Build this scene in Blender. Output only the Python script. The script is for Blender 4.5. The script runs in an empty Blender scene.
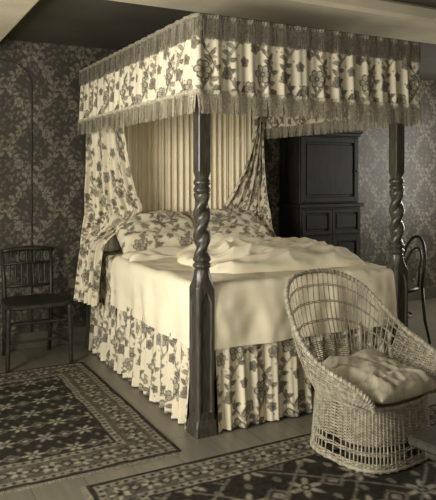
import bpy, math, random
import numpy as np
from mathutils import Vector, noise
random.seed(4); rng=np.random.RandomState(7)
S=bpy.context.scene
S.view_settings.view_transform='Standard'
PI=math.pi

# ---------------------------------------------------------------- helpers
def tint(L):
    L=np.asarray(L,dtype=float)
    return np.stack([L*1.05,L*0.925,L*0.655,np.ones_like(L)],axis=-1)

def mat(name,L,rough=.7,noise_scale=None,amt=.25,bump=0,attr=False,wave=None,sheen=0,bump_scale=None,spec=.3):
    m=bpy.data.materials.new(name); m.use_nodes=True
    nt=m.node_tree; N=nt.nodes; K=nt.links
    b=N['Principled BSDF']; b.inputs['Roughness'].default_value=rough
    b.inputs['Specular IOR Level'].default_value=spec
    if sheen: b.inputs['Sheen Weight'].default_value=sheen
    tc=N.new('ShaderNodeTexCoord')
    if attr:
        a=N.new('ShaderNodeAttribute'); a.attribute_name='Col'; src=a.outputs['Color']
    else:
        r=N.new('ShaderNodeRGB'); r.outputs[0].default_value=tuple(tint(L)); src=r.outputs[0]
    if noise_scale:
        n=N.new('ShaderNodeTexNoise'); n.inputs['Scale'].default_value=noise_scale
        n.inputs['Detail'].default_value=5
        mp=N.new('ShaderNodeMapping')
        if wave: mp.inputs['Scale'].default_value=wave
        K.new(tc.outputs['Object'],mp.inputs[0]); K.new(mp.outputs[0],n.inputs['Vector'])
        mr=N.new('ShaderNodeMapRange'); mr.inputs[1].default_value=.3; mr.inputs[2].default_value=.7
        mr.inputs[3].default_value=1-amt; mr.inputs[4].default_value=1+amt
        K.new(n.outputs[0],mr.inputs[0])
        vm=N.new('ShaderNodeVectorMath'); vm.operation='SCALE'
        K.new(src,vm.inputs[0]); K.new(mr.outputs[0],vm.inputs['Scale']); src=vm.outputs[0]
    K.new(src,b.inputs['Base Color'])
    if bump:
        n2=N.new('ShaderNodeTexNoise'); n2.inputs['Scale'].default_value=bump_scale or 300
        n2.inputs['Detail'].default_value=3
        K.new(tc.outputs['Object'],n2.inputs['Vector'])
        bp=N.new('ShaderNodeBump'); bp.inputs['Strength'].default_value=bump; bp.inputs['Distance'].default_value=.003
        K.new(n2.outputs[0],bp.inputs['Height']); K.new(bp.outputs[0],b.inputs['Normal'])
    return m

def mk(name,verts,faces,m,parent=None,smooth=True,col=None,loc=None,rotz=0):
    me=bpy.data.meshes.new(name)
    me.from_pydata([tuple(v) for v in verts],[],[tuple(f) for f in faces]); me.update()
    if smooth: me.polygons.foreach_set('use_smooth',[True]*len(me.polygons))
    if col is not None:
        ca=me.color_attributes.new('Col','FLOAT_COLOR','POINT')
        ca.data.foreach_set('color',np.ascontiguousarray(tint(col),dtype=np.float32).ravel())
    me.materials.append(m)
    o=bpy.data.objects.new(name,me); S.collection.objects.link(o)
    if parent: o.parent=parent
    if loc: o.location=loc
    if rotz: o.rotation_euler[2]=rotz
    return o

def empty(name,loc=(0,0,0),rotz=0):
    e=bpy.data.objects.new(name,None); e.empty_display_size=.1; e.location=loc; e.rotation_euler[2]=rotz
    S.collection.objects.link(e); return e

def grid_faces(nu,nv,mask=None):
    i=np.arange((nu-1)*(nv-1)); a=i//(nv-1); b=i%(nv-1)
    q=np.stack([a*nv+b,(a+1)*nv+b,(a+1)*nv+b+1,a*nv+b+1],axis=1)
    if mask is not None: q=q[mask]
    return q.tolist()

class MB:
    def __init__(s): s.v=[]; s.f=[]
    def add(s,v,f):
        o=len(s.v); s.v+= [tuple(p) for p in v]; s.f+=[tuple(i+o for i in q) for q in f]
    def box(s,x0,y0,z0,x1,y1,z1,b=0.004):
        b=min(b,(x1-x0)*.4,(y1-y0)*.4,(z1-z0)*.4)
        P=[]; 
        import itertools
        idx={}
        for sx,sy,sz in itertools.product((0,1),repeat=3):
            X=(x0,x1)[sx];Y=(y0,y1)[sy];Z=(z0,z1)[sz]
            ix=b if sx==0 else -b; iy=b if sy==0 else -b; iz=b if sz==0 else -b
            idx[(sx,sy,sz,'x')]=len(P);P.append((X,Y+iy,Z+iz))
            idx[(sx,sy,sz,'y')]=len(P);P.append((X+ix,Y,Z+iz))
            idx[(sx,sy,sz,'z')]=len(P);P.append((X+ix,Y+iy,Z))
        F=[]
        g=lambda *k: idx[k]
        for s0 in (0,1):
            F.append([g(s0,0,0,'x'),g(s0,1,0,'x'),g(s0,1,1,'x'),g(s0,0,1,'x')])
            F.append([g(0,s0,0,'y'),g(1,s0,0,'y'),g(1,s0,1,'y'),g(0,s0,1,'y')])
            F.append([g(0,0,s0,'z'),g(1,0,s0,'z'),g(1,1,s0,'z'),g(0,1,s0,'z')])
        for a in (0,1):
            for c in (0,1):
                F.append([g(a,c,0,'x'),g(a,c,1,'x'),g(a,c,1,'y'),g(a,c,0,'y')])
                F.append([g(a,0,c,'x'),g(a,1,c,'x'),g(a,1,c,'z'),g(a,0,c,'z')])
                F.append([g(0,a,c,'y'),g(1,a,c,'y'),g(1,a,c,'z'),g(0,a,c,'z')])
        for k in itertools.product((0,1),repeat=3):
            F.append([g(*k,'x'),g(*k,'y'),g(*k,'z')])
        s.add(P,F)
    def tube(s,pts,r,n=6,closed=False):
        pts=[Vector(p) for p in pts]; m=len(pts)
        rr=r if hasattr(r,'__len__') else [r]*m
        V=[];F=[]
        up=None
        for i,p in enumerate(pts):
            if closed: t=pts[(i+1)%m]-pts[i-1]
            else: t=pts[min(i+1,m-1)]-pts[max(i-1,0)]
            if t.length<1e-9: t=Vector((0,0,1))
            t.normalize()
            if up is None:
                up=Vector((0,0,1)) if abs(t.z)<.9 else Vector((1,0,0))
            a=(up-t*up.dot(t))
            if a.length<1e-6: a=t.orthogonal()
            a.normalize(); up=a; b=t.cross(a)
            for k in range(n):
                w=2*PI*k/n
                V.append(p+(a*math.cos(w)+b*math.sin(w))*rr[i])
        for i in range(m if closed else m-1):
            j=(i+1)%m
            for k in range(n):
                F.append((i*n+k,i*n+(k+1)%n,j*n+(k+1)%n,j*n+k))
        if not closed:
            F.append(tuple(range(n))[::-1]); F.append(tuple((m-1)*n+k for k in range(n)))
        s.add(V,F)
    def lathe(s,prof,c=(0,0,0),n=24):
        V=[];F=[]
        for r,z in prof:
            for k in range(n):
                w=2*PI*k/n; V.append((c[0]+r*math.cos(w),c[1]+r*math.sin(w),c[2]+z))
        for i in range(len(prof)-1):
            for k in range(n): F.append((i*n+k,i*n+(k+1)%n,(i+1)*n+(k+1)%n,(i+1)*n+k))
        F.append(tuple(range(n))[::-1]); F.append(tuple((len(prof)-1)*n+k for k in range(n)))
        s.add(V,F)
    def mk(s,name,m,parent=None,smooth=False,**k): return mk(name,s.v,s.f,m,parent,smooth,**k)

def catmull(P,n):
    P=[Vector(p) for p in P]; Q=[P[0]*2-P[1]]+P+[P[-1]*2-P[-2]]
    out=[]; m=len(P)-1
    for i in range(n):
        t=i/(n-1)*m; k=min(int(t),m-1); u=t-k
        a,b,c,d=Q[k:k+4]
        out.append(.5*((2*b)+(c-a)*u+(2*a-5*b+4*c-d)*u*u+(3*b-a-3*c+d)*u**3))
    return out

# ---------------------------------------------------------------- pattern tiles (numpy, evaluated to colour attributes)
def blur(T,k=1):
    for _ in range(k):
        T=(T*2+np.roll(T,1,0)+np.roll(T,-1,0)+np.roll(T,1,1)+np.roll(T,-1,1))/6
    return T
NT=320
gx,gy=np.meshgrid(np.arange(NT)/NT,np.arange(NT)/NT,indexing='ij')
def wd(cx,cy):
    return ((gx-cx+.5)%1)-.5,((gy-cy+.5)%1)-.5
def leaf(T,cx,cy,ang,l,w,val,vein=None):
    dx,dy=wd(cx,cy); a=dx*math.cos(ang)+dy*math.sin(ang); b=-dx*math.sin(ang)+dy*math.cos(ang)
    b=b-.25*a*a/l
    m=(np.abs(a)<l)&(np.abs(b)<w*(1-(a/l)**2)); T[m]=val
    if vein is not None: T[m&(np.abs(b)<w*.13)]=vein
    return T
def flower(T,cx,cy,R,n,ph,val,edge,cen):
    dx,dy=wd(cx,cy); r=np.hypot(dx,dy); th=np.arctan2(dy,dx)+ph
    k=R*(.72+.28*np.abs(np.cos(n*th/2)))
    T[r<k]=edge; T[(r<k*.84)]=val
    T[(r<k*.84)&(np.abs(np.sin(n*th/2))>.955)&(r>R*.25)]=edge
    T[(r<k*.84)&(np.cos(n*th)>.6)&(r>R*.3)&(r<R*.6)]=edge*.5+val*.5
    T[r<R*.27]=cen; T[r<R*.12]=val
def stem(T,P,w,val):
    P=np.array(P)
    for i in range(len(P)-1):
        for t in np.linspace(0,1,14):
            c=P[i]*(1-t)+P[i+1]*t; dx,dy=wd(c[0],c[1]); T[np.hypot(dx,dy)<w]=val
def chintz():
    G=.64; T=np.full((NT,NT),G)
    t=np.linspace(0,1,14)
    for off,ph in ((.22,0),(.72,PI)):
        stem(T,np.stack([off+.14*np.sin(2*PI*t+ph),t],1),.010,.12)
    r2=random.Random(11)
    for i in range(26):
        off,ph=((.22,0),(.72,PI))[i%2]; y=i/26
        x=off+.14*math.sin(2*PI*y+ph); sd=1 if (i//2)%2 else -1
        ang=(.5 if sd>0 else PI-.5)+r2.uniform(-.6,.6)
        l=r2.uniform(.06,.095)
        leaf(T,x+math.cos(ang)*l*1.0,y+math.sin(ang)*l*1.0,ang,l,l*.44,r2.choice([.06,.09,.13,.2]),.35)
        ang+=r2.choice([-1,1])*1.15; l*=.75
        leaf(T,x+math.cos(ang)*l*1.1,y+math.sin(ang)*l*1.1,ang,l,l*.42,r2.choice([.08,.15,.25]),.4)
    for cx,cy,R,n in ((.24,.25,.13,5),(.70,.70,.14,6),(.95,.18,.095,5),(.47,.50,.10,5),(.10,.68,.09,6),(.56,.03,.08,5),(.90,.45,.07,5),(.38,.84,.075,5)):
        flower(T,cx,cy,R,n,cx*9,.36 if R>.09 else .22,.06,.06)
    for i in range(26):
        x,y=r2.random(),r2.random(); dx,dy=wd(x,y); T[np.hypot(dx,dy)<.013]=.15
    return blur(T,2)
CH=chintz()
def wallp():
    G=.045; T=np.full((NT,NT),G); H=.20
    t=np.linspace(0,1,16)
    r2=random.Random(5)
    for i in range(210):
        x,y=r2.random(),r2.random(); ang=r2.uniform(0,2*PI); l=r2.uniform(.026,.05)
        leaf(T,x,y,ang,l,l*.36,H*r2.uniform(.4,.8),G)
    for off,ph in ((.25,0),(.75,PI)):
        stem(T,np.stack([off+.17*np.sin(2*PI*t+ph),t],1),.022,G*.7)
        stem(T,np.stack([off+.17*np.sin(2*PI*t+ph),t],1),.011,H)
        for i in range(9):
            y=i/9; x=off+.17*math.sin(2*PI*y+ph)
            for sd in (1,-1):
                ang=PI/2-sd*r2.uniform(.6,1.3)
                l=r2.uniform(.05,.085)
                leaf(T,x+math.cos(ang)*l,y+math.sin(ang)*l,ang,l*1.2,l*.46,G*.7)
                leaf(T,x+math.cos(ang)*l,y+math.sin(ang)*l,ang,l,l*.36,H*r2.uniform(.8,1.1),G*1.2)
    for cx,cy in ((.25,.5),(.75,0.0),(.75,.5),(.25,0)):
        big=((cx,cy) in ((.25,.5),(.75,0)))
        flower(T,cx,cy,.105 if big else .075,8 if big else 6,.4,H*.95,G*.6,G)
    return blur(T,2)
WP=wallp()
def samp(T,u,v):
    u=(np.asarray(u)%1)*NT; v=(np.asarray(v)%1)*NT
    i=np.floor(u).astype(int); j=np.floor(v).astype(int); fu=u-i; fv=v-j
    i%=NT;j%=NT;i2=(i+1)%NT;j2=(j+1)%NT
    return T[i,j]*(1-fu)*(1-fv)+T[i2,j]*fu*(1-fv)+T[i,j2]*(1-fu)*fv+T[i2,j2]*fu*fv
CT=.42
def chz(u,v): return samp(CH,np.asarray(u)/CT,np.asarray(v)/CT)

# ---------------------------------------------------------------- materials
M_ch=mat('chintz_fabric',.5,.8,attr=True,noise_scale=6,amt=.06,bump=.15,bump_scale=500)
M_wp=mat('wallpaper',.2,.45,attr=True,noise_scale=1.2,amt=.25)
M_rug=mat('rug_wool',.2,.95,attr=True,noise_scale=45,amt=.35,bump=.6,bump_scale=250,spec=.1)
M_white=mat('white_linen',.80,.85,noise_scale=5,amt=.04,bump=.12,bump_scale=200)
M_quilt=mat('white_quilt_cotton',.80,.75,noise_scale=4,amt=.04,bump=.1,bump_scale=60)
M_pale=mat('pale_drapery',.82,.8,noise_scale=8,amt=.05)
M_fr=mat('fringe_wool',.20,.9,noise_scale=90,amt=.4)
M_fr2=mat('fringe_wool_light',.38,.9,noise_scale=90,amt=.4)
M_wood=mat('dark_mahogany',.05,.33,noise_scale=14,amt=.5,wave=(6,6,.8),spec=.5)
M_wood2=mat('dark_stained_wood',.026,.4,noise_scale=14,amt=.4,wave=(1,6,1))
M_cab=mat('cupboard_oak',.018,.5,noise_scale=10,amt=.4,wave=(5,5,.7),spec=.2)
M_wick=mat('wicker_cane',.33,.6,noise_scale=40,amt=.4)
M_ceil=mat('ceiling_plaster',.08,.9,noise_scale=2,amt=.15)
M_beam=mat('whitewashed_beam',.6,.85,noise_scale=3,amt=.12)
M_trim=mat('painted_trim',.08,.5,noise_scale=5,amt=.1)
M_bead=mat('papered_bead',.045,.6,noise_scale=5,amt=.3)
M_wall=mat('plain_wall',.2,.9,noise_scale=3,amt=.1)
M_tick=mat('mattress_ticking',.6,.9,noise_scale=8,amt=.05)
M_cush=mat('cushion_cotton',.6,.85,attr=True,noise_scale=8,amt=.08)
M_cloth=mat('tester_cloth',.3,.9,noise_scale=8,amt=.05)

def floor_mat():
    m=bpy.data.materials.new('floor_boards'); m.use_nodes=True; nt=m.node_tree;N=nt.nodes;K=nt.links
    b=N['Principled BSDF']; b.inputs['Roughness'].default_value=.4
    tc=N.new('ShaderNodeTexCoord'); mp=N.new('ShaderNodeMapping'); mp.inputs['Rotation'].default_value=(0,0,PI/2)
    br=N.new('ShaderNodeTexBrick'); br.inputs['Scale'].default_value=1
    br.inputs['Brick Width'].default_value=3.6; br.inputs['Row Height'].default_value=.24
    br.inputs['Mortar Size'].default_value=.002
    br.inputs['Color1'].default_value=tuple(tint(.16)); br.inputs['Color2'].default_value=tuple(tint(.14)); br.inputs['Mortar'].default_value=tuple(tint(.05))
    K.new(tc.outputs['Object'],mp.inputs[0]); K.new(mp.outputs[0],br.inputs['Vector'])
    n=N.new('ShaderNodeTexNoise'); n.inputs['Scale'].default_value=4; mp2=N.new('ShaderNodeMapping'); mp2.inputs['Scale'].default_value=(8,.6,1)
    K.new(tc.outputs['Object'],mp2.inputs[0]);K.new(mp2.outputs[0],n.inputs['Vector'])
    mr=N.new('ShaderNodeMapRange'); mr.inputs[3].default_value=.7; mr.inputs[4].default_value=1.25
    K.new(n.outputs[0],mr.inputs[0]); vm=N.new('ShaderNodeVectorMath'); vm.operation='SCALE'
    K.new(br.outputs[0],vm.inputs[0]);K.new(mr.outputs[0],vm.inputs['Scale']);K.new(vm.outputs[0],b.inputs['Base Color'])
    return m
M_floor=floor_mat()

# ---------------------------------------------------------------- room shell
XL,XR,YF,YB,HC=-2.9,4.7,-4.3,2.2,2.50
b=MB(); b.box(XL-.1,YF-.1,-.1,XR+.1,YB+.1,0,.001); b.mk('floor',M_floor)
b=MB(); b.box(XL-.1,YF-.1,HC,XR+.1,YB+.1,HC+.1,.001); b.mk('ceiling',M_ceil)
def wp_wall(name,axis,c,a0,a1,step,thick):
    nu=int((a1-a0)/step)+1; nv=int(HC/step)+1
    U,V=np.meshgrid(np.linspace(a0,a1,nu),np.linspace(0,HC,nv),indexing='ij')
    col=samp(WP,U/.44,V/.50).ravel()
    Cc=np.full(U.size,c)
    vs=np.stack([U.ravel(),Cc,V.ravel()],1) if axis=='y' else np.stack([Cc,U.ravel(),V.ravel()],1)
    n=len(vs); f=grid_faces(nu,nv)
    bb=MB()
    if axis=='y': bb.box(a0,min(c,c+thick)+.001*(thick>0),0,a1,max(c,c+thick)-.001*(thick<0),HC,.0005)
    else: bb.box(min(c,c+thick)+.001*(thick>0),a0,0,max(c,c+thick)-.001*(thick<0),a1,HC,.0005)
    vs=np.concatenate([vs,np.array(bb.v)]); f+= [tuple(i+n for i in q) for q in bb.f]
    col=np.concatenate([col,np.full(len(bb.v),.2)])
    mk(name,vs,f,M_wp,smooth=False,col=col)
wp_wall('wall_back','y',YB,XL,XR,.008,.1)
def wall_open(name,axis,c,a0,a1,o0,o1,z0,z1,th):
    bb=MB()
    lo,hi=min(c,c+th),max(c,c+th)
    for (p,q,r,s) in ((a0,o0,0,HC),(o1,a1,0,HC),(o0,o1,0,z0),(o0,o1,z1,HC)):
        if axis=='x': bb.box(lo,p,r,hi,q,s,.0005)
        else: bb.box(p,lo,r,q,hi,s,.0005)
    bb.mk(name,M_wall)
    w=MB(); e=.05
    def bx(p,q,r,s):
        if axis=='x': w.box(lo+.02,p,r,lo+.06,q,s,.003)
        else: w.box(p,lo+.02,r,q,lo+.06,s,.003)
    bx(o0,o0+e,z0,z1);bx(o1-e,o1,z0,z1);bx(o0,o1,z0,z0+e);bx(o0,o1,z1-e,z1);bx(o0,o1,(z0+z1)/2-.02,(z0+z1)/2+.02)
    bx((o0+o1)/2-.012,(o0+o1)/2+.012,z0,z1)
    return w
w=wall_open('wall_left','x',XL,YF,YB,-1.7,-.1,.8,2.25,-.1); w.mk('window_1',M_beam)
w=wall_open('wall_front','y',YF,XL,XR,-2.3,-.7,.8,2.3,-.1); w.mk('window_2',M_beam)
w=wall_open('wall_right','x',XR,YF,YB,.3,1.4,.8,2.25,.1); w.mk('window_3',M_beam)
b=MB(); b.box(XL,YB-.02,0,XR,YB-.001,.13,.004); b.mk('baseboard_back',M_trim)
b=MB(); b.box(XR-.02,YF,0,XR-.001,YB-.02,.13,.004); b.mk('baseboard_right',M_trim)
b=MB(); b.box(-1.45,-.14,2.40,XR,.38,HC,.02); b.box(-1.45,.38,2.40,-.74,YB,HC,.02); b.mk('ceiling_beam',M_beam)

# slim bead edging the papered jib door (flat head, rounded corners)
x0,x1,zt,rc=-1.40,-.45,2.33,.20
yb=YB-.006
arc=[(x1,yb,.13),(x1,yb,1.2)]+[(x1-rc+rc*math.cos(a),yb,zt-rc+rc*math.sin(a)) for a in np.linspace(0,PI/2,10)]+[(x0+rc-rc*math.sin(a),yb,zt-rc+rc*math.cos(a)) for a in np.linspace(0,PI/2,10)]+[(x0,yb,1.2),(x0,yb,.13)]
b=MB(); b.tube(arc,.005,8); b.mk('trim_1',M_bead,None,smooth=True)

# ---------------------------------------------------------------- four poster bed
BW,BL=1.42,1.95
bed=empty('four_poster_bed')
def post_mesh():
    nth=96; ths=np.linspace(0,2*PI,nth,endpoint=False)
    zs=np.unique(np.concatenate([np.arange(0,2.205,.006)]))
    V=[]
    c=np.cos(ths);s=np.sin(ths)
    def sq(a,ch):
        r=a/np.maximum(np.abs(c),np.abs(s)); 
        r2=(2*a-ch)/(np.abs(c)+np.abs(s)); return np.minimum(r,r2)
    for z in zs:
        if z<.05: r=sq(.064,.008)
        elif z<.09: r=sq(.064-(z-.05)/.04*.008,.008)
        elif z<.80:
            r=sq(.056,.012)
            hw=.032 if z<.70 else .032*max(0,1-((z-.70)/.075)**1.6)
            if .13<z:
                tx=r*c; ty=r*s; tang=np.where(np.abs(c)>np.abs(s),np.abs(ty),np.abs(tx))
                r=np.where(tang<hw,r*(1-.14),r)
        elif z<.90:
            f=(z-.80)/.10; r=sq(.056-.012*f,.012+.02*f); r=r*(1-f)+.042*f
        elif z<.97:
            r=np.full(nth,.038+.013*abs(math.sin((z-.90)/.07*PI*2)))
        elif z<1.31:
            f=(z-.97)/.34
            r=.039*(1+.05*math.sin(PI*f))*(1+.22*np.cos(2*(ths)-2*PI*f*2.8))
        elif z<1.39:
            r=np.full(nth,.036+.012*abs(math.sin((z-1.31)/.08*PI*2)))
        elif z<1.43:
            f=(z-1.39)/.04; r=.036*(1-f)+sq(.038,.006)*f
        else: r=sq(.038,.006)
        V.append(np.stack([r*c,r*s,np.full(nth,z)],1))
    n=len(zs); V=np.concatenate(V)
    F=[]
    for i in range(n-1):
        for k in range(nth): F.append((i*nth+k,i*nth+(k+1)%nth,(i+1)*nth+(k+1)%nth,(i+1)*nth+k))
    F.append(tuple(range(nth))[::-1]); F.append(tuple((n-1)*nth+k for k in range(nth)))
    return V,F
V,F=post_mesh()
p1=mk('bedpost_1',V,F,M_wood,bed,smooth=False)
for i,(x,y) in enumerate(((BW,0),(0,BL),(BW,BL))):
    o=bpy.data.objects.new('bedpost_%d'%(i+2),p1.data); S.collection.objects.link(o); o.parent=bed; o.location=(x,y,0)
b=MB()
b.box(-.02,.05,.28,.02,BL-.05,.44); b.box(BW-.02,.05,.28,BW+.02,BL-.05,.44)
b.box(.05,-.02,.28,BW-.05,.02,.44); b.box(.05,BL-.02,.28,BW-.05,BL+.02,.95)
b.mk('bed_frame',M_wood,bed)
b=MB(); b.box(.045,.045,.42,BW-.045,BL-.03,.77,.05); b.mk('mattress',M_tick,bed,smooth=False)
OX0,OX1,OY0,OY1=-.08,1.54,-.08,2.02
b=MB()
b.box(OX0+.015,OY0+.015,2.19,OX1-.015,OY1,2.245); b.mk('canopy_tester',M_cloth,bed)
def perim(x0,x1,y0,y1,step,r=.03):
    pts=[(x0,y1),(x0,y0+r)]
    pts+=[(x0+r-r*math.cos(a),y0+r-r*math.sin(a)) for a in np.linspace(0,PI/2,6)[1:]]
    pts+=[(x1-r,y0)]+[(x1-r+r*math.sin(a),y0+r-r*math.cos(a)) for a in np.linspace(0,PI/2,6)[1:]]
    pts+=[(x1,y1)]
    P=np.array(pts); d=np.hypot(*(P[1:]-P[:-1]).T); cs=np.concatenate([[0],np.cumsum(d)])
    n=int(cs[-1]/step)+1; s=np.linspace(0,cs[-1],n)
    x=np.interp(s,cs,P[:,0]); y=np.interp(s,cs,P[:,1])
    tx=np.gradient(x,s); ty=np.gradient(y,s)
    k=9; ker=np.ones(k)/k
    tx=np.convolve(np.pad(tx,k//2,'edge'),ker,'valid'); ty=np.convolve(np.pad(ty,k//2,'edge'),ker,'valid')
    l=np.hypot(tx,ty)
    return s,x,y,ty/l,-tx/l
def folds(s,wl,seed=0):
    return (np.sin(2*PI*s/wl+1.3*np.sin(s*5.1+seed)+.8*np.sin(s*11.7+seed*2))+.35*np.sin(2*PI*s/(wl*.47)+seed+2*np.sin(s*3)))
def arcu(s,d):
    ds=np.diff(s); dd=np.diff(d); return np.concatenate([[0],np.cumsum(np.hypot(ds,dd))])
def strip(name,s,x,y,nx,ny,z0,z1,nz,amp0,amp1,out0,out1,wl,m,parent,seed=0,hemwave=0,color=True,gather=1.0):
    f=folds(s,wl,seed)
    V=np.zeros((len(s),nz,3)); 
    for j in range(nz):
        t=j/(nz-1); a=amp0+(amp1-amp0)*t; o=out0+(out1-out0)*t
        d=o+a*f
        V[:,j,0]=x+nx*d; V[:,j,1]=y+ny*d; V[:,j,2]=z0+(z1+hemwave*f-z0)*t
    col=None
    if color:
        u=arcu(s,amp1*f)
        col=chz(np.repeat(u[:,None],nz,1),V[:,:,2]).ravel()
    return mk(name,V.reshape(-1,3),grid_faces(len(s),nz),m,parent,True,col=col)
s,x,y,nx,ny=perim(OX0,OX1,OY0,OY1,.004)
strip('canopy_valance',s,x,y,nx,ny,2.235,1.83,100,.004,.011,.004,.014,.115,M_ch,bed,1,.002)
def fringe(name,path,ztop,zbot,m,amp,out,wl,seed,head=.03,layers=2,parent=None,bunch=.0):
    s,x,y,nx,ny=path; f=folds(s,wl,seed); B=MB()
    nz=6; V=np.zeros((len(s),nz,3))
    for j in range(nz):
        t=j/(nz-1); d=out+amp*f+.004+.004*math.sin(PI*t)+.0015*np.sin(2*PI*s/.018+j)
        V[:,j,0]=x+nx*d;V[:,j,1]=y+ny*d;V[:,j,2]=ztop-head*t
    B.v=V.reshape(-1,3).tolist(); B.f=grid_faces(len(s),nz)
    L=s[-1]
    for ly in range(layers):
        st=.0042; q=rng.rand()*st
        while q<L-.004:
            jit=rng.uniform(-.0015,.0015); lean=rng.uniform(-.006,.006)
            if bunch: 
                c=(math.floor(q/bunch)+.5)*bunch; lean+=(c-q)*.45
            pts=[]
            for t,wd_ in ((0,.0036),(.5,.0038),(1,.0024)):
                qq=q+lean*t; xx=np.interp(qq,s,x);yy=np.interp(qq,s,y);ax=np.interp(qq,s,nx);ay=np.interp(qq,s,ny)
                d=out+amp*np.interp(q,s,f)+.005+jit+(.004 if ly else 0)+.003*t
                zz=ztop-head*.6-(ztop-head*.6-zbot+rng.uniform(-.006,.004)*(t==1))*t
                tx,ty=-ay,ax
                pts.append(((xx+ax*d-tx*wd_/2,yy+ay*d-ty*wd_/2,zz),(xx+ax*d+tx*wd_/2,yy+ay*d+ty*wd_/2,zz)))
            P=[p for pr in pts for p in pr]
            B.add(P,[(0,1,3,2),(2,3,5,4)])
            q+=st*rng.uniform(.8,1.2)
    B.mk(name,m,parent,smooth=False)
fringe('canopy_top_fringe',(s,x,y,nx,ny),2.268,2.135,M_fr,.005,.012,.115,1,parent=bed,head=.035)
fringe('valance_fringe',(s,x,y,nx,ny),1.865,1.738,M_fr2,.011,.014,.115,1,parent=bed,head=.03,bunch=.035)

# head drapery
nu=420; nv=24; U=np.linspace(-.02,BW+.02,nu)
fo=.013*np.sin(2*PI*U/.058+1.2*np.sin(U*7))+.008*np.sin(2*PI*U/.027+2*np.sin(U*5))
V=np.zeros((nu,nv,3))
for j in range(nv):
    t=j/(nv-1); V[:,j,0]=U+.006*math.sin(t*3)*np.sin(U*9); V[:,j,1]=BL-.07+fo*(.7+.5*t); V[:,j,2]=2.19-(2.19-.70)*t
mk('head_drapery',V.reshape(-1,3),grid_faces(nu,nv),M_pale,bed)

# dust ruffle
s2,x2,y2,nx2,ny2=perim(-.035,BW+.035,-.035,BL-.05,.0045,.02)
f2=folds(s2,.10,3)
nz=100; V=np.zeros((len(s2),nz,3))
for j in range(nz):
    t=j/(nz-1); d=-.005+.02*t+(.005+.012*t)*(f2+.4*np.sin(s2*37+2*t))
    V[:,j,0]=x2+nx2*d;V[:,j,1]=y2+ny2*d;V[:,j,2]=.50-(.49)*t
u=arcu(s2,.013*f2)
col=chz(np.repeat(u[:,None],nz,1),V[:,:,2]+.1).ravel()
xc=(x2[:-1]+x2[1:])/2; yc=(y2[:-1]+y2[1:])/2
ok=~(((xc<.062)&(yc<.062))|((xc>BW-.062)&(yc<.062)))
mask=np.repeat(ok,nz-1)
mk('dust_ruffle',V.reshape(-1,3),grid_faces(len(s2),nz,mask),M_ch,bed,col=col)

def drape(name,m,x0,x1,y0,y1,ztop,drop,step,amp,color=None,foot=True,lump=.006,seed=0,wl=.16,hem=.0):
    D=drop
    us=np.arange(x0-D,x1+D+1e-6,step); vs=np.arange((y0-D) if foot else y0,y1+1e-6,step)
    nu,nv=len(us),len(vs); r=.045; V=np.zeros((nu,nv,3)); 
    def over(d):
        if d<=-r: return d,0
        a=(d+r)/(r*1.0)
        if a<PI/2: return -r+r*math.sin(a),r*(1-math.cos(a))
        return 0.0,r+(d+r-r*PI/2)
    for i,u in enumerate(us):
        for j,v in enumerate(vs):
            x=u;y=v;dn=0;ox=0;oy=0
            if u<x0+r: o,dd=over(x0-u); x=x0-o; dn=dd; ox=-1
            elif u>x1-r: o,dd=over(u-x1); x=x1+o; dn=dd; ox=1
            if foot and v<y0+r:
                o,dd=over(y0-v); y=y0-o
                if dd>dn: dn=dd
                oy=-1
            z=ztop-dn
            k=min(1,dn/.12)
            q=v if ox else u
            sw=.10*dn*math.sin(q*5+seed)
            fd=.7*noise.noise(Vector((q*4.5+sw,dn*1.2,seed+9)))*2+.5*math.sin(2*PI*(q+sw)/wl+2.5*noise.noise(Vector((q*2,dn*2,seed)))*2)
            a=amp*k*(.25+.75*min(1,dn/.3))
            nn=noise.noise(Vector((u*5,v*5,seed)))*lump*2+noise.noise(Vector((u*14,v*9,seed+3)))*lump
            if ox: x+=ox*(a*fd+.016*k+nn*k)
            if oy: y+=oy*(a*fd+.016*k+nn*k)
            z+=nn*(1-k)+ (hem*max(0,(dn-.15)/.2)*noise.noise(Vector((q*2.2,1,seed+4)))*2)
            V[i,j]=(x,y,z)
    uc=(us[:-1]+us[1:])/2; vc=(vs[:-1]+vs[1:])/2
    UU,VV=np.meshgrid(uc,vc,indexing='ij')
    mask=np.ones(UU.shape,bool)
    if foot:
        mask&=~((UU<x0+.075)&(VV<y0+.075)); mask&=~((UU>x1-.075)&(VV<y0+.075))
    col=None
    if color:
        A,B_=np.meshgrid(us,vs,indexing='ij'); col=chz(A+.1,B_).ravel()
    return mk(name,V.reshape(-1,3),grid_faces(nu,nv,mask.ravel()),m,bed,col=col)
drape('coverlet',M_white,-.03,BW+.03,-.03,1.40,.81,.335,.0125,.015,seed=1,wl=.27,hem=.014)
drape('floral_bedcover',M_ch,-.02,BW+.02,1.30,1.86,.80,.62,.0075,.008,color=True,foot=False,seed=2)

nu,nv=150,60; V=np.zeros((nu,nv,3))
for i in range(nu):
    a=i/(nu-1); X=.00+a*(BW)
    for j in range(nv):
        b_=j/(nv-1); 
        Y=1.10+.30*b_+.03*noise.noise(Vector((X*3,0,5)))
        h=.825+.035*math.sin(PI*min(1,b_*1.0))**.5+.026*noise.noise(Vector((X*4,Y*10,2)))+.007*math.sin(X*22+Y*30+3*noise.noise(Vector((X*5,Y*5,1))))
        e_=min(a,1-a); h-=.05*max(0,1-e_/.05)**2
        if b_<.04 or b_>.96: h=.80
        V[i,j]=(X,Y,h)
mk('turned_down_sheet',V.reshape(-1,3),grid_faces(nu,nv),M_white,bed)

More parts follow.
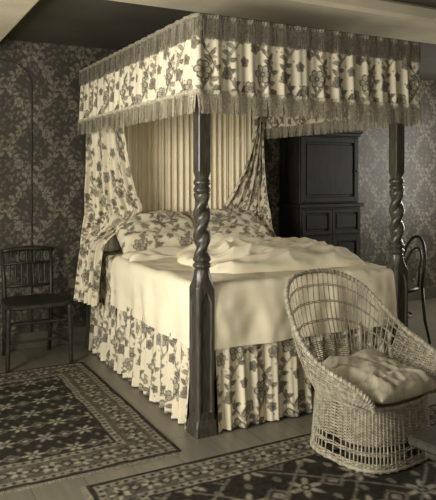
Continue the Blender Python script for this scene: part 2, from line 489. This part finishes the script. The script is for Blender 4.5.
def curtain(name,rows,nf,amp,flip=1,seed=0):
    nz=170; nu=130
    outer=catmull([(r[1][0],r[1][1],r[0]) for r in rows],nz); inner=catmull([(r[2][0],r[2][1],r[0]) for r in rows],nz)
    V=np.zeros((nu,nz,3))
    for j in range(nz):
        o_,i_=outer[j],inner[j]; d=(i_-o_); wdt=max(d.length,.02); n=Vector((d.y,-d.x,0)); 
        n=n.normalized() if n.length>1e-5 else Vector((0,-1,0))
        t=j/(nz-1)
        am=amp*min(1.4,.55+.12/wdt)
        for i in range(nu):
            a=i/(nu-1)
            sag=.05*math.sin(PI*a)*min(1,wdt/.3)*math.sin(PI*min(1,t*1.2))
            p=o_.lerp(i_,a)+n*flip*(am*math.sin(2*PI*nf*a+seed+1.2*math.sin(4*t+a*3))+.4*am*math.sin(2*PI*nf*2.3*a+t*2))
            p.z-=sag
            V[i,j]=p
    uu=np.repeat((np.arange(nu)/(nu-1)*.85)[:,None],nz,1); vv=np.repeat((np.arange(nz)/(nz-1)*1.75)[None,:],nu,0)
    mk(name,V.reshape(-1,3),grid_faces(nu,nz),M_ch,bed,col=chz(uu,vv).ravel())
curtain('curtain_left',[(2.16,(-.05,1.92),(.03,1.45)),(1.8,(-.06,1.92),(.08,1.50)),(1.5,(-.07,1.90),(.14,1.55)),(1.28,(-.09,1.88),(.21,1.58)),(1.13,(-.10,1.86),(.27,1.60)),(1.0,(-.12,1.84),(.10,1.58)),(.88,(-.14,1.82),(-.05,1.56)),(.66,(-.17,1.81),(-.10,1.50)),(.44,(-.20,1.80),(-.13,1.45))],5,.024,1,0)
curtain('curtain_right',[(2.16,(1.50,1.84),(1.42,1.76)),(1.8,(1.50,1.78),(1.40,1.76)),(1.5,(1.50,1.72),(1.33,1.78)),(1.25,(1.50,1.68),(1.20,1.80)),(1.08,(1.51,1.64),(1.10,1.80)),(.95,(1.52,1.62),(1.28,1.70)),(.85,(1.54,1.60),(1.44,1.60)),(.5,(1.58,1.62),(1.50,1.45))],5,.02,1,1)

def pillow(name,w,h,t,loc,rot,m,floral=False,seed=0):
    n=110; vs=[]
    for side in (1,-1):
        for i in range(n):
            for j in range(n):
                a=math.sin((i/(n-1)-.5)*PI); c=math.sin((j/(n-1)-.5)*PI)
                pr=max(0,(1-abs(a)**2.6))*max(0,(1-abs(c)**2.6))
                z=side*t/2*pr**.42
                z+=side*.03*noise.noise(Vector((a*3,c*3,seed+side)))*min(1,pr*4)
                k=1-.07*(1-abs(c)**2)*abs(a)**6; k2=1-.08*(1-abs(a)**2)*abs(c)**6
                vs.append((a*w/2*k,c*h/2*k2,z)); 
    f=grid_faces(n,n); f+=[tuple(x+n*n for x in q[::-1]) for q in f]
    P=np.array(vs); col=.05+.95*chz(P[:,0]*1.1+seed*.13,P[:,1]*1.1+.1) if floral else None
    o=mk(name,vs,f,m,bed,col=col,loc=loc); o.rotation_euler=rot
    return o
pillow('pillow_left',.72,.50,.20,(.40,1.58,.95),(math.radians(33),0,.02),M_ch,True,1)
pillow('pillow_right',.70,.50,.20,(1.06,1.60,.95),(math.radians(33),0,-.03),M_ch,True,2)

# eiderdown
nu,nv=190,170
top=np.zeros((nu,nv,3)); bot=np.zeros((nu,nv,3))
cx,cy,hx,hy=.86,.70,.61,.51
for i in range(nu):
    a=math.sin((i/(nu-1)-.5)*PI)
    for j in range(nv):
        c=math.sin((j/(nv-1)-.5)*PI)
        X=a*math.sqrt(1-.18*c*c); Y=c*math.sqrt(1-.18*a*a)
        ed=max(abs(a),abs(c)); wob=1+.07*noise.noise(Vector((a*2.2,c*2.2,1)))*ed
        x_=cx+hx*X*wob+.10*Y; y_=cy+hy*Y*wob-.06*X
        pr=max(0,(1-abs(a)**3.2)*(1-abs(c)**3.2))**.38
        q=Vector((x_*2.2+.8*y_,y_*4.4-.6*x_,0))
        rid=1-abs(noise.noise(q))*3.0
        rid2=1-abs(noise.noise(q*2.4+Vector((4,1,0))))*2.6
        rid3=noise.noise(Vector((x_*9,y_*16,3)))
        h=.075+.04*noise.noise(Vector((x_*2,y_*2.6,7)))+.045*rid+.020*rid2+.008*rid3+.03*max(0,1-abs(a+.5)*2)
        top[i,j]=(x_,y_,.812+max(0,h)*pr); bot[i,j]=(x_,y_,.812-.004*pr)
V=np.concatenate([top.reshape(-1,3),bot.reshape(-1,3)])
f=grid_faces(nu,nv); f+=[tuple(x+nu*nv for x in q[::-1]) for q in f]
mk('eiderdown_quilt',V,f,M_quilt,bed)

# ---------------------------------------------------------------- rugs
def rug(name,x0,x1,y0,y1,style,fr_ends):
    st=.006; nu=int((x1-x0)/st)+1; nv=int((y1-y0)/st)+1
    X,Y=np.meshgrid(np.linspace(x0,x1,nu),np.linspace(y0,y1,nv),indexing='ij')
    W,H=x1-x0,y1-y0; x=X-(x0+x1)/2; y=Y-(y0+y1)/2
    x=x+.004*np.sin(Y*9)+.003*np.sin(Y*23+1); y=y+.004*np.sin(X*8+2)+.003*np.sin(X*27)
    dx=W/2-np.abs(x); dy=H/2-np.abs(y); d=np.minimum(dx,dy)
    sc=np.where(dx<dy,y,x)
    Dk,Md,Lt=.024,.075,.25
    T=np.full(x.shape,Dk)
    def cell(a,p): return (a+p/2)%p-p/2
    if style==0: px,py=.21,.19
    else: px,py=.30,.26
    sz=1 if style==0 else 1.5
    row=np.floor((y+py/2)/py); xo=x+np.where(row%2==0,0,px/2)
    a=cell(xo,px)/sz; c=cell(y,py)/sz; r=np.hypot(a,c); th=np.arctan2(c,a)
    k=.056*(.62+.38*np.cos(6*th)); T[r<k+.008]=Md*1.3; T[r<k]=Lt; T[r<.018]=Dk; T[r<.009]=Lt
    a2=cell(xo+px/2,px)/sz; m2=np.abs(a2)+np.abs(c)
    T[np.abs(m2-.04)<.008]=Md*1.5; T[m2<.02]=Lt*.8
    c3=cell(y+py/2,py)/sz; a3=cell(xo+px/4,px/2)/sz
    T[(np.hypot(a3*1.6,c3)<.018)]=Md*1.8
    if style==1:
        T[(np.abs(cell(x+y*1.1,.42))<.010)|(np.abs(cell(x-y*1.1,.42))<.010)]=.13
    bw=.27 if style==0 else .24
    B=d<bw; T[B]=Md
    P_=.15; s1=cell(sc,P_); t1=d-(bw*.50); r=np.hypot(s1,t1); th=np.arctan2(t1,s1)
    T[B&(np.abs(t1-.04*np.sin(sc*2*PI/P_))<.005)]=Lt*.7
    T[B&(r<.056*(.65+.35*np.cos(5*th+sc*3))+.006)]=Dk
    T[B&(r<.056*(.65+.35*np.cos(5*th+sc*3)))]=Lt; T[B&(r<.017)]=Dk
    s2=cell(sc+P_/2,P_); T[B&((np.abs(s2)+np.abs(t1))<.036)]=Dk; T[B&((np.abs(s2)+np.abs(t1))<.02)]=Lt*.8
    for lo,hi in ((.0,.025),(bw-.018,bw)): T[(d>=lo)&(d<hi)]=Dk
    for lo,hi in ((.025,.062),(bw-.055,bw-.018)):
        g=(d>=lo)&(d<hi); T[g]=Lt*.8; T[g&(np.abs(cell(sc,.044))+np.abs(d-(lo+hi)/2)<.014)]=Dk
    T=T*(1+.18*np.sin(Y*70+np.sin(X*3))*.3)
    T[1:-1,1:-1]=(T[1:-1,1:-1]*2+T[2:,1:-1]+T[:-2,1:-1]+T[1:-1,2:]+T[1:-1,:-2])/6
    Z=.009+.0012*np.sin(X*3+Y*2)+np.zeros_like(X)
    V=np.stack([X.ravel(),Y.ravel(),Z.ravel()],1)
    f=grid_faces(nu,nv)
    col=T.ravel().copy(); V=V.tolist()
    loop=[i*nv for i in range(nu)]+[(nu-1)*nv+j for j in range(1,nv)]+[i*nv+nv-1 for i in range(nu-2,-1,-1)]+[j for j in range(nv-2,0,-1)]
    o=len(V); 
    for q in loop: V.append((V[q][0],V[q][1],.0005))
    L=len(loop)
    for k_ in range(L): f.append((loop[k_],loop[(k_+1)%L],o+(k_+1)%L,o+k_))
    col=np.concatenate([col,np.full(L,.06)])
    ex=[]
    for end in fr_ends:
        if end in('y0','y1'):
            yy=y0 if end=='y0' else y1; sg=-1 if end=='y0' else 1
            q=x0
            while q<x1:
                o=len(V); l=rng.uniform(.02,.03); le=rng.uniform(-.008,.008)
                V+=[(q,yy,.006),(q+.004,yy,.006),(q+.004+le,yy+sg*l,.002),(q+le,yy+sg*l,.002)]; f.append((o,o+1,o+2,o+3)); q+=.009; ex+=[.3]*4
        else:
            xx=x0 if end=='x0' else x1; sg=-1 if end=='x0' else 1
            q=y0
            while q<y1:
                o=len(V); l=rng.uniform(.02,.03); le=rng.uniform(-.008,.008)
                V+=[(xx,q,.006),(xx,q+.004,.006),(xx+sg*l,q+.004+le,.002),(xx+sg*l,q+le,.002)]; f.append((o,o+1,o+2,o+3)); q+=.009; ex+=[.3]*4
    col=np.concatenate([col,np.array(ex)]) if ex else col
    mk(name,V,f,M_rug,None,smooth=False,col=col)
rug('persian_rug',-1.76,-.20,-.17,1.59,0,['y0'])
rug('persian_rug',-.74,1.9,-1.78,-.30,1,['x0'])

# ---------------------------------------------------------------- wicker armchair
wc=empty('wicker_armchair',(.665,-.60,.012),math.radians(7))
SZ=.295
half=[(-.240,-.240,SZ+.01),(-.275,-.240,.36),(-.325,-.185,.42),(-.365,-.07,.47),(-.39,.05,.54),(-.385,.16,.66),(-.345,.255,.79),(-.22,.335,.855)]
rimP=half+[(-.03,.355,.865)]+[(.12,.335,.84),(.245,.28,.77),(.315,.19,.66),(.355,.07,.55),(.370,-.05,.49),(.345,-.17,.44),(.285,-.235,.37),(.240,-.240,SZ+.01)]
NR=241; rim=catmull(rimP,NR)
def se(th,a,b_,n=3.0):
    c,s_=math.cos(th),math.sin(th)
    return (a*math.copysign(abs(c)**(2/n),c),b_*math.copysign(abs(s_)**(2/n),s_))
def seatp(t,a=.25,bb=.24,z=SZ):
    th=math.radians(228-276*t); p=se(th,a,bb); return Vector((p[0],p[1],z))
def rimt(t):
    k=t*(NR-1); i=min(int(k),NR-2); return rim[i].lerp(rim[i+1],k-i)
def P(t,f):
    a=seatp(t); b_=rimt(t); p=a.lerp(b_,f); out=Vector((p.x,p.y-.0,0)); 
    l=out.length or 1; p+=out/l*(.028*math.sin(PI*f)); return p
B=MB(); NS=72
for i in range(NS+1):
    t=i/NS; B.tube([P(t,f) for f in np.linspace(-.02,1,9)],.0032,5)
def row(f,t0=0,t1=1,r=.0028,ph=0):
    pts=[]
    i0,i1=int(t0*NS),int(t1*NS)
    for i in range(i0*2,i1*2+1):
        t=i/(2*NS); p=P(t,f); o=Vector((p.x,p.y,0)); o.normalize()
        sgn=(1 if ((i//2+ph)%2) else -1) if i%2==0 else 0
        pts.append(p+o*.0045*sgn)
    B.tube(pts,r,4)
for k,f in enumerate(np.arange(0.0,.36,.018)): row(f,ph=k)
for f0 in (.52,.70,.86): 
    for k in range(2): row(f0+k*.014,ph=k)
for k,f in enumerate(np.arange(.34,1.0,.032)):
    row(f,0,.27,ph=k); row(f,.74,1,ph=k)
B.mk('woven_back',M_wick,wc,smooth=True)
B=MB(); 
B.tube(rim,.012,8)
for k in range(2):
    pts=[]
    for i in range(NR*3-2):
        t=i/(NR*3-3); p=rimt(t); q=rimt(min(1,t+.002))-rimt(max(0,t-.002)); q.normalize()
        a=q.cross(Vector((0,0,1))); a=a.normalized() if a.length>1e-4 else Vector((1,0,0)); b_=q.cross(a)
        w_=t*2*PI*46+k*PI; pts.append(p+(a*math.cos(w_)+b_*math.sin(w_))*.011)
    B.tube(pts,.0042,4)
B.mk('braided_rim',M_wick,wc,smooth=True)
B=MB(); NB=72
def bp(th,z):
    f=1-z/SZ; p=se(th,.25*(1+.09*f),.24*(1+.09*f)); return Vector((p[0],p[1],z))
for i in range(NB):
    th=2*PI*i/NB; B.tube([bp(th,z) for z in np.linspace(0.004,SZ,6)],.0040,5)
def brow(z,ph,r=.0032):
    pts=[]
    for i in range(NB*2):
        th=PI*i/NB; p=bp(th,z); o=Vector((p.x,p.y,0)).normalized()
        sgn=(1 if ((i//2+ph)%2) else -1) if i%2==0 else 0
        pts.append(p+o*.005*sgn)
    B.tube(pts,r,4,closed=True)
for k,z in enumerate(np.arange(.125,SZ-.005,.0072)): brow(z,k)
for k,z in enumerate(np.arange(.005,.045,.0072)): brow(z,k,.004)
for k,z in enumerate((.080,.087,.094)): brow(z,k)
B.tube([bp(2*PI*i/90,SZ) for i in range(90)],.010,7,closed=True)
B.tube([bp(2*PI*i/90,.012) for i in range(90)],.009,7,closed=True)
pts=[bp(2*PI*i/60,SZ-.008) for i in range(60)]; B.add(pts,[tuple(range(60))])
B.mk('woven_base',M_wick,wc,smooth=True)
n=64; vs=[]
for side in (1,-1):
    for i in range(n):
        for j in range(n):
            a=math.sin((i/(n-1)-.5)*PI); c=math.sin((j/(n-1)-.5)*PI)
            pr=max(0,(1-abs(a)**3))*max(0,(1-abs(c)**3)); z=side*.062*pr**.4
            if side>0: z+=(.04*noise.noise(Vector((a*2.4,c*2.4,1)))+.016*(1-abs(noise.noise(Vector((a*3,c*4,4))))*2))*min(1,pr*3)
            vs.append((a*.235,c*.235,z))
f=grid_faces(n,n); f+=[tuple(x+n*n for x in q[::-1]) for q in f]
Pn=np.array(vs); colr=.36+.32*chz(Pn[:,0]*.8,Pn[:,1]*.8)
o=mk('seat_cushion',vs,f,M_cush,wc,col=colr,loc=(0.01,-.015,SZ+.066)); o.rotation_euler=(math.radians(4),math.radians(2),.05)

# ---------------------------------------------------------------- spindle-back chair (left)
ch=empty('spindle_back_chair',(-.51,1.83,0),0)
B=MB()
def turned(B,a,b_,r,n=8):
    a=Vector(a);b_=Vector(b_); pts=[];rr=[]
    for i in range(17):
        t=i/16; pts.append(a.lerp(b_,t)); rr.append(r*(1+.22*math.sin(t*PI*5)**2*(1 if .1<t<.9 else 0))*(1-.1*t))
    B.tube(pts,rr,n)
sw,sd=.22,.20
for sx in (-1,1):
    turned(B,(sx*sw,-sd,.45),(sx*(sw+.01),-sd-.01,0),.017)
    B.tube([(sx*.175,sd+.05,0),(sx*.178,sd+.01,.22),(sx*.18,sd,.45),(sx*.183,sd+.02,.63),(sx*.19,sd+.06,.82)],[.015,.017,.018,.015,.013],8)
    for z in (.16,.30): turned(B,(sx*sw,-sd,z),(sx*.178,sd+.01,z),.009)
for z in (.20,.33): turned(B,(-sw,-sd,z),(sw,-sd,z),.009)
turned(B,(-.18,sd+.01,.25),(.18,sd+.01,.25),.009)
B.mk('legs',M_wood2,ch,smooth=True)
B=MB(); 
B.tube([(-.21,sd+.06,.81),(-.1,sd+.07,.822),(0,sd+.075,.826),(.1,sd+.07,.822),(.21,sd+.06,.81)],[.014,.018,.02,.018,.014],8)
B.tube([(-.185,sd+.035,.71),(0,sd+.045,.715),(.185,sd+.035,.71)],.011,8)
B.tube([(-.182,sd+.01,.54),(0,sd+.015,.54),(.182,sd+.01,.54)],.011,8)
for i in range(7):
    xx=-.135+.045*i; turned(B,(xx,sd+.013,.54),(xx,sd+.042,.712),.007)
for i in range(5):
    xx=-.12+.06*i; turned(B,(xx,sd+.042,.712),(xx,sd+.07,.815),.007)
B.mk('back_spindles',M_wood2,ch,smooth=True)
B=MB(); 
nn=24; vs=[]
for k,(z,sc_) in enumerate(((.43,.96),(.438,1.0),(.455,1.0),(.463,.97),(.458,.5))):
    for i in range(nn*2):
        p=se(2*PI*i/(nn*2),.235*sc_,.215*sc_,6); tw=1-.12*(p[1]>0)*(p[1]/.215); vs.append((p[0]*tw,p[1],z))
m2=nn*2; fs=[tuple(range(m2))[::-1],tuple(4*m2+i for i in range(m2))]
for k in range(4):
    for i in range(m2): fs.append((k*m2+i,k*m2+(i+1)%m2,(k+1)*m2+(i+1)%m2,(k+1)*m2+i))
B.add(vs,fs); B.mk('seat',M_wood2,ch)

# ---------------------------------------------------------------- bentwood chair
bc=empty('bentwood_chair',(2.35,1.0,0),math.radians(-106))
B=MB()
for r0,top_,w_ in ((.013,.88,.19),(.009,.78,.12)):
    pts=[(-w_*.85,.17,.45)]+[(-w_*math.cos(a),.17+.05*math.sin(a),.62+(top_-.62)*math.sin(a)) for a in np.linspace(0,PI,24)]+[(w_*.85,.17,.45)]
    B.tube(pts,r0,8)
B.tube([(-.165,.17,.46),(-.17,.19,.2),(-.185,.23,0)],[.014,.013,.011],8)
B.tube([(.165,.17,.46),(.17,.19,.2),(.185,.23,0)],[.014,.013,.011],8)
for sx in (-1,1): B.tube([(sx*.14,-.14,.45),(sx*.16,-.17,.2),(sx*.18,-.20,0)],[.015,.013,.010],8)
B.tube([(.15*math.cos(a),.15*math.sin(a),.22) for a in np.linspace(0,2*PI,30)[:-1]],.008,6,closed=True)
B.mk('bent_frame',M_wood2,bc,smooth=True)
B=MB(); B.lathe([(.0,.43),(.19,.43),(.205,.44),(.205,.455),(.195,.465),(.17,.462),(.0,.458)],n=40); B.mk('seat',M_wood2,bc)

# ---------------------------------------------------------------- cupboard
cb=empty('cupboard',(2.31,1.97,0))
B=MB()
cw=.375
B.box(-cw,-.18,.0,cw,.20,.07); B.box(-cw+.015,-.165,.07,cw-.015,.20,1.10)
B.box(-cw-.01,-.195,1.10,cw+.01,.20,1.135)
B.box(-cw+.02,-.14,1.135,cw-.02,.20,1.79)
B.box(-cw-.0,-.16,1.79,cw+.0,.20,1.82); B.box(-cw-.015,-.18,1.82,cw+.015,.20,1.85)
B.mk('carcass',M_cab,cb)
B=MB()
def panel(x0,x1,z0,z1,y,fw=.055):
    B.box(x0,y-.018,z0,x0+fw,y,z1,.004);B.box(x1-fw,y-.018,z0,x1,y,z1,.004)
    B.box(x0+fw,y-.018,z0,x1-fw,y,z0+fw,.004);B.box(x0+fw,y-.018,z1-fw,x1-fw,y,z1,.004)
    B.box(x0+fw+.02,y-.012,z0+fw+.02,x1-fw-.02,y,z1-fw-.02,.010)
panel(-.345,.345,1.15,1.775,-.14,.05)
panel(-.35,-.003,.84,1.08,-.165,.035); panel(.003,.35,.84,1.08,-.165,.035)
panel(-.35,-.003,.10,.82,-.165); panel(.003,.35,.10,.82,-.165)
B.mk('panelled_doors',M_cab,cb)
B=MB()
for (xx,zz,yy) in ((.32,1.45,-.165),(-.03,.5,-.19),(.03,.5,-.19)):
    B.tube([(xx,yy+.01,zz),(xx,yy-.008,zz),(xx,yy-.014,zz)],[.006,.010,.006],10)
B.mk('knobs',M_wood,cb,smooth=True)

# ---------------------------------------------------------------- foreground pedestal table
tb=empty('pedestal_table',(.03,-2.09,0),math.radians(8))
B=MB(); B.box(-.33,-.27,.695,.33,.27,.72,.006); B.box(-.30,-.24,.665,.30,.24,.695,.006); B.mk('table_top',M_wood2,tb)
B=MB(); B.lathe([(.05,.14),(.055,.2),(.03,.26),(.045,.34),(.05,.4),(.028,.5),(.025,.58),(.04,.63),(.08,.665)],n=24)
for k in range(3):
    a=2*PI*k/3-PI/2; B.tube([(math.cos(a)*r_,math.sin(a)*r_,z_) for r_,z_ in ((.02,.22),(.09,.19),(.16,.1),(.22,.04),(.26,.018))],[.025,.022,.018,.016,.018],8)
B.mk('pedestal',M_wood2,tb,smooth=True)

# ---------------------------------------------------------------- lights & camera
def area(name,loc,rot,sx,sy,p):
    l=bpy.data.lights.new(name,'AREA'); l.shape='RECTANGLE'; l.size=sx; l.size_y=sy; l.energy=p; l.color=(1,.975,.91)
    o=bpy.data.objects.new(name,l); o.location=loc; o.rotation_euler=rot; S.collection.objects.link(o)
area('window_light_left',(XL-.12,-.9,1.52),(0,-PI/2,0),1.45,1.6,200)
area('window_light_front',(-1.5,YF-.12,1.55),(PI/2,0,0),1.6,1.5,52)
area('window_light_right',(XR+.12,.85,1.52),(0,PI/2,0),1.45,1.1,75)
w=bpy.data.worlds.new('World'); S.world=w; w.use_nodes=True
w.node_tree.nodes['Background'].inputs[0].default_value=(.9,.88,.8,1); w.node_tree.nodes['Background'].inputs[1].default_value=.5

cam=bpy.data.cameras.new('Camera'); co=bpy.data.objects.new('Camera',cam); S.collection.objects.link(co)
co.location=(-1.576,-3.126,1.411); co.rotation_euler=(PI/2,0,-math.atan2(.4724,.8814))
cam.sensor_width=36; cam.lens=46.08; cam.shift_y=-.15
S.camera=co
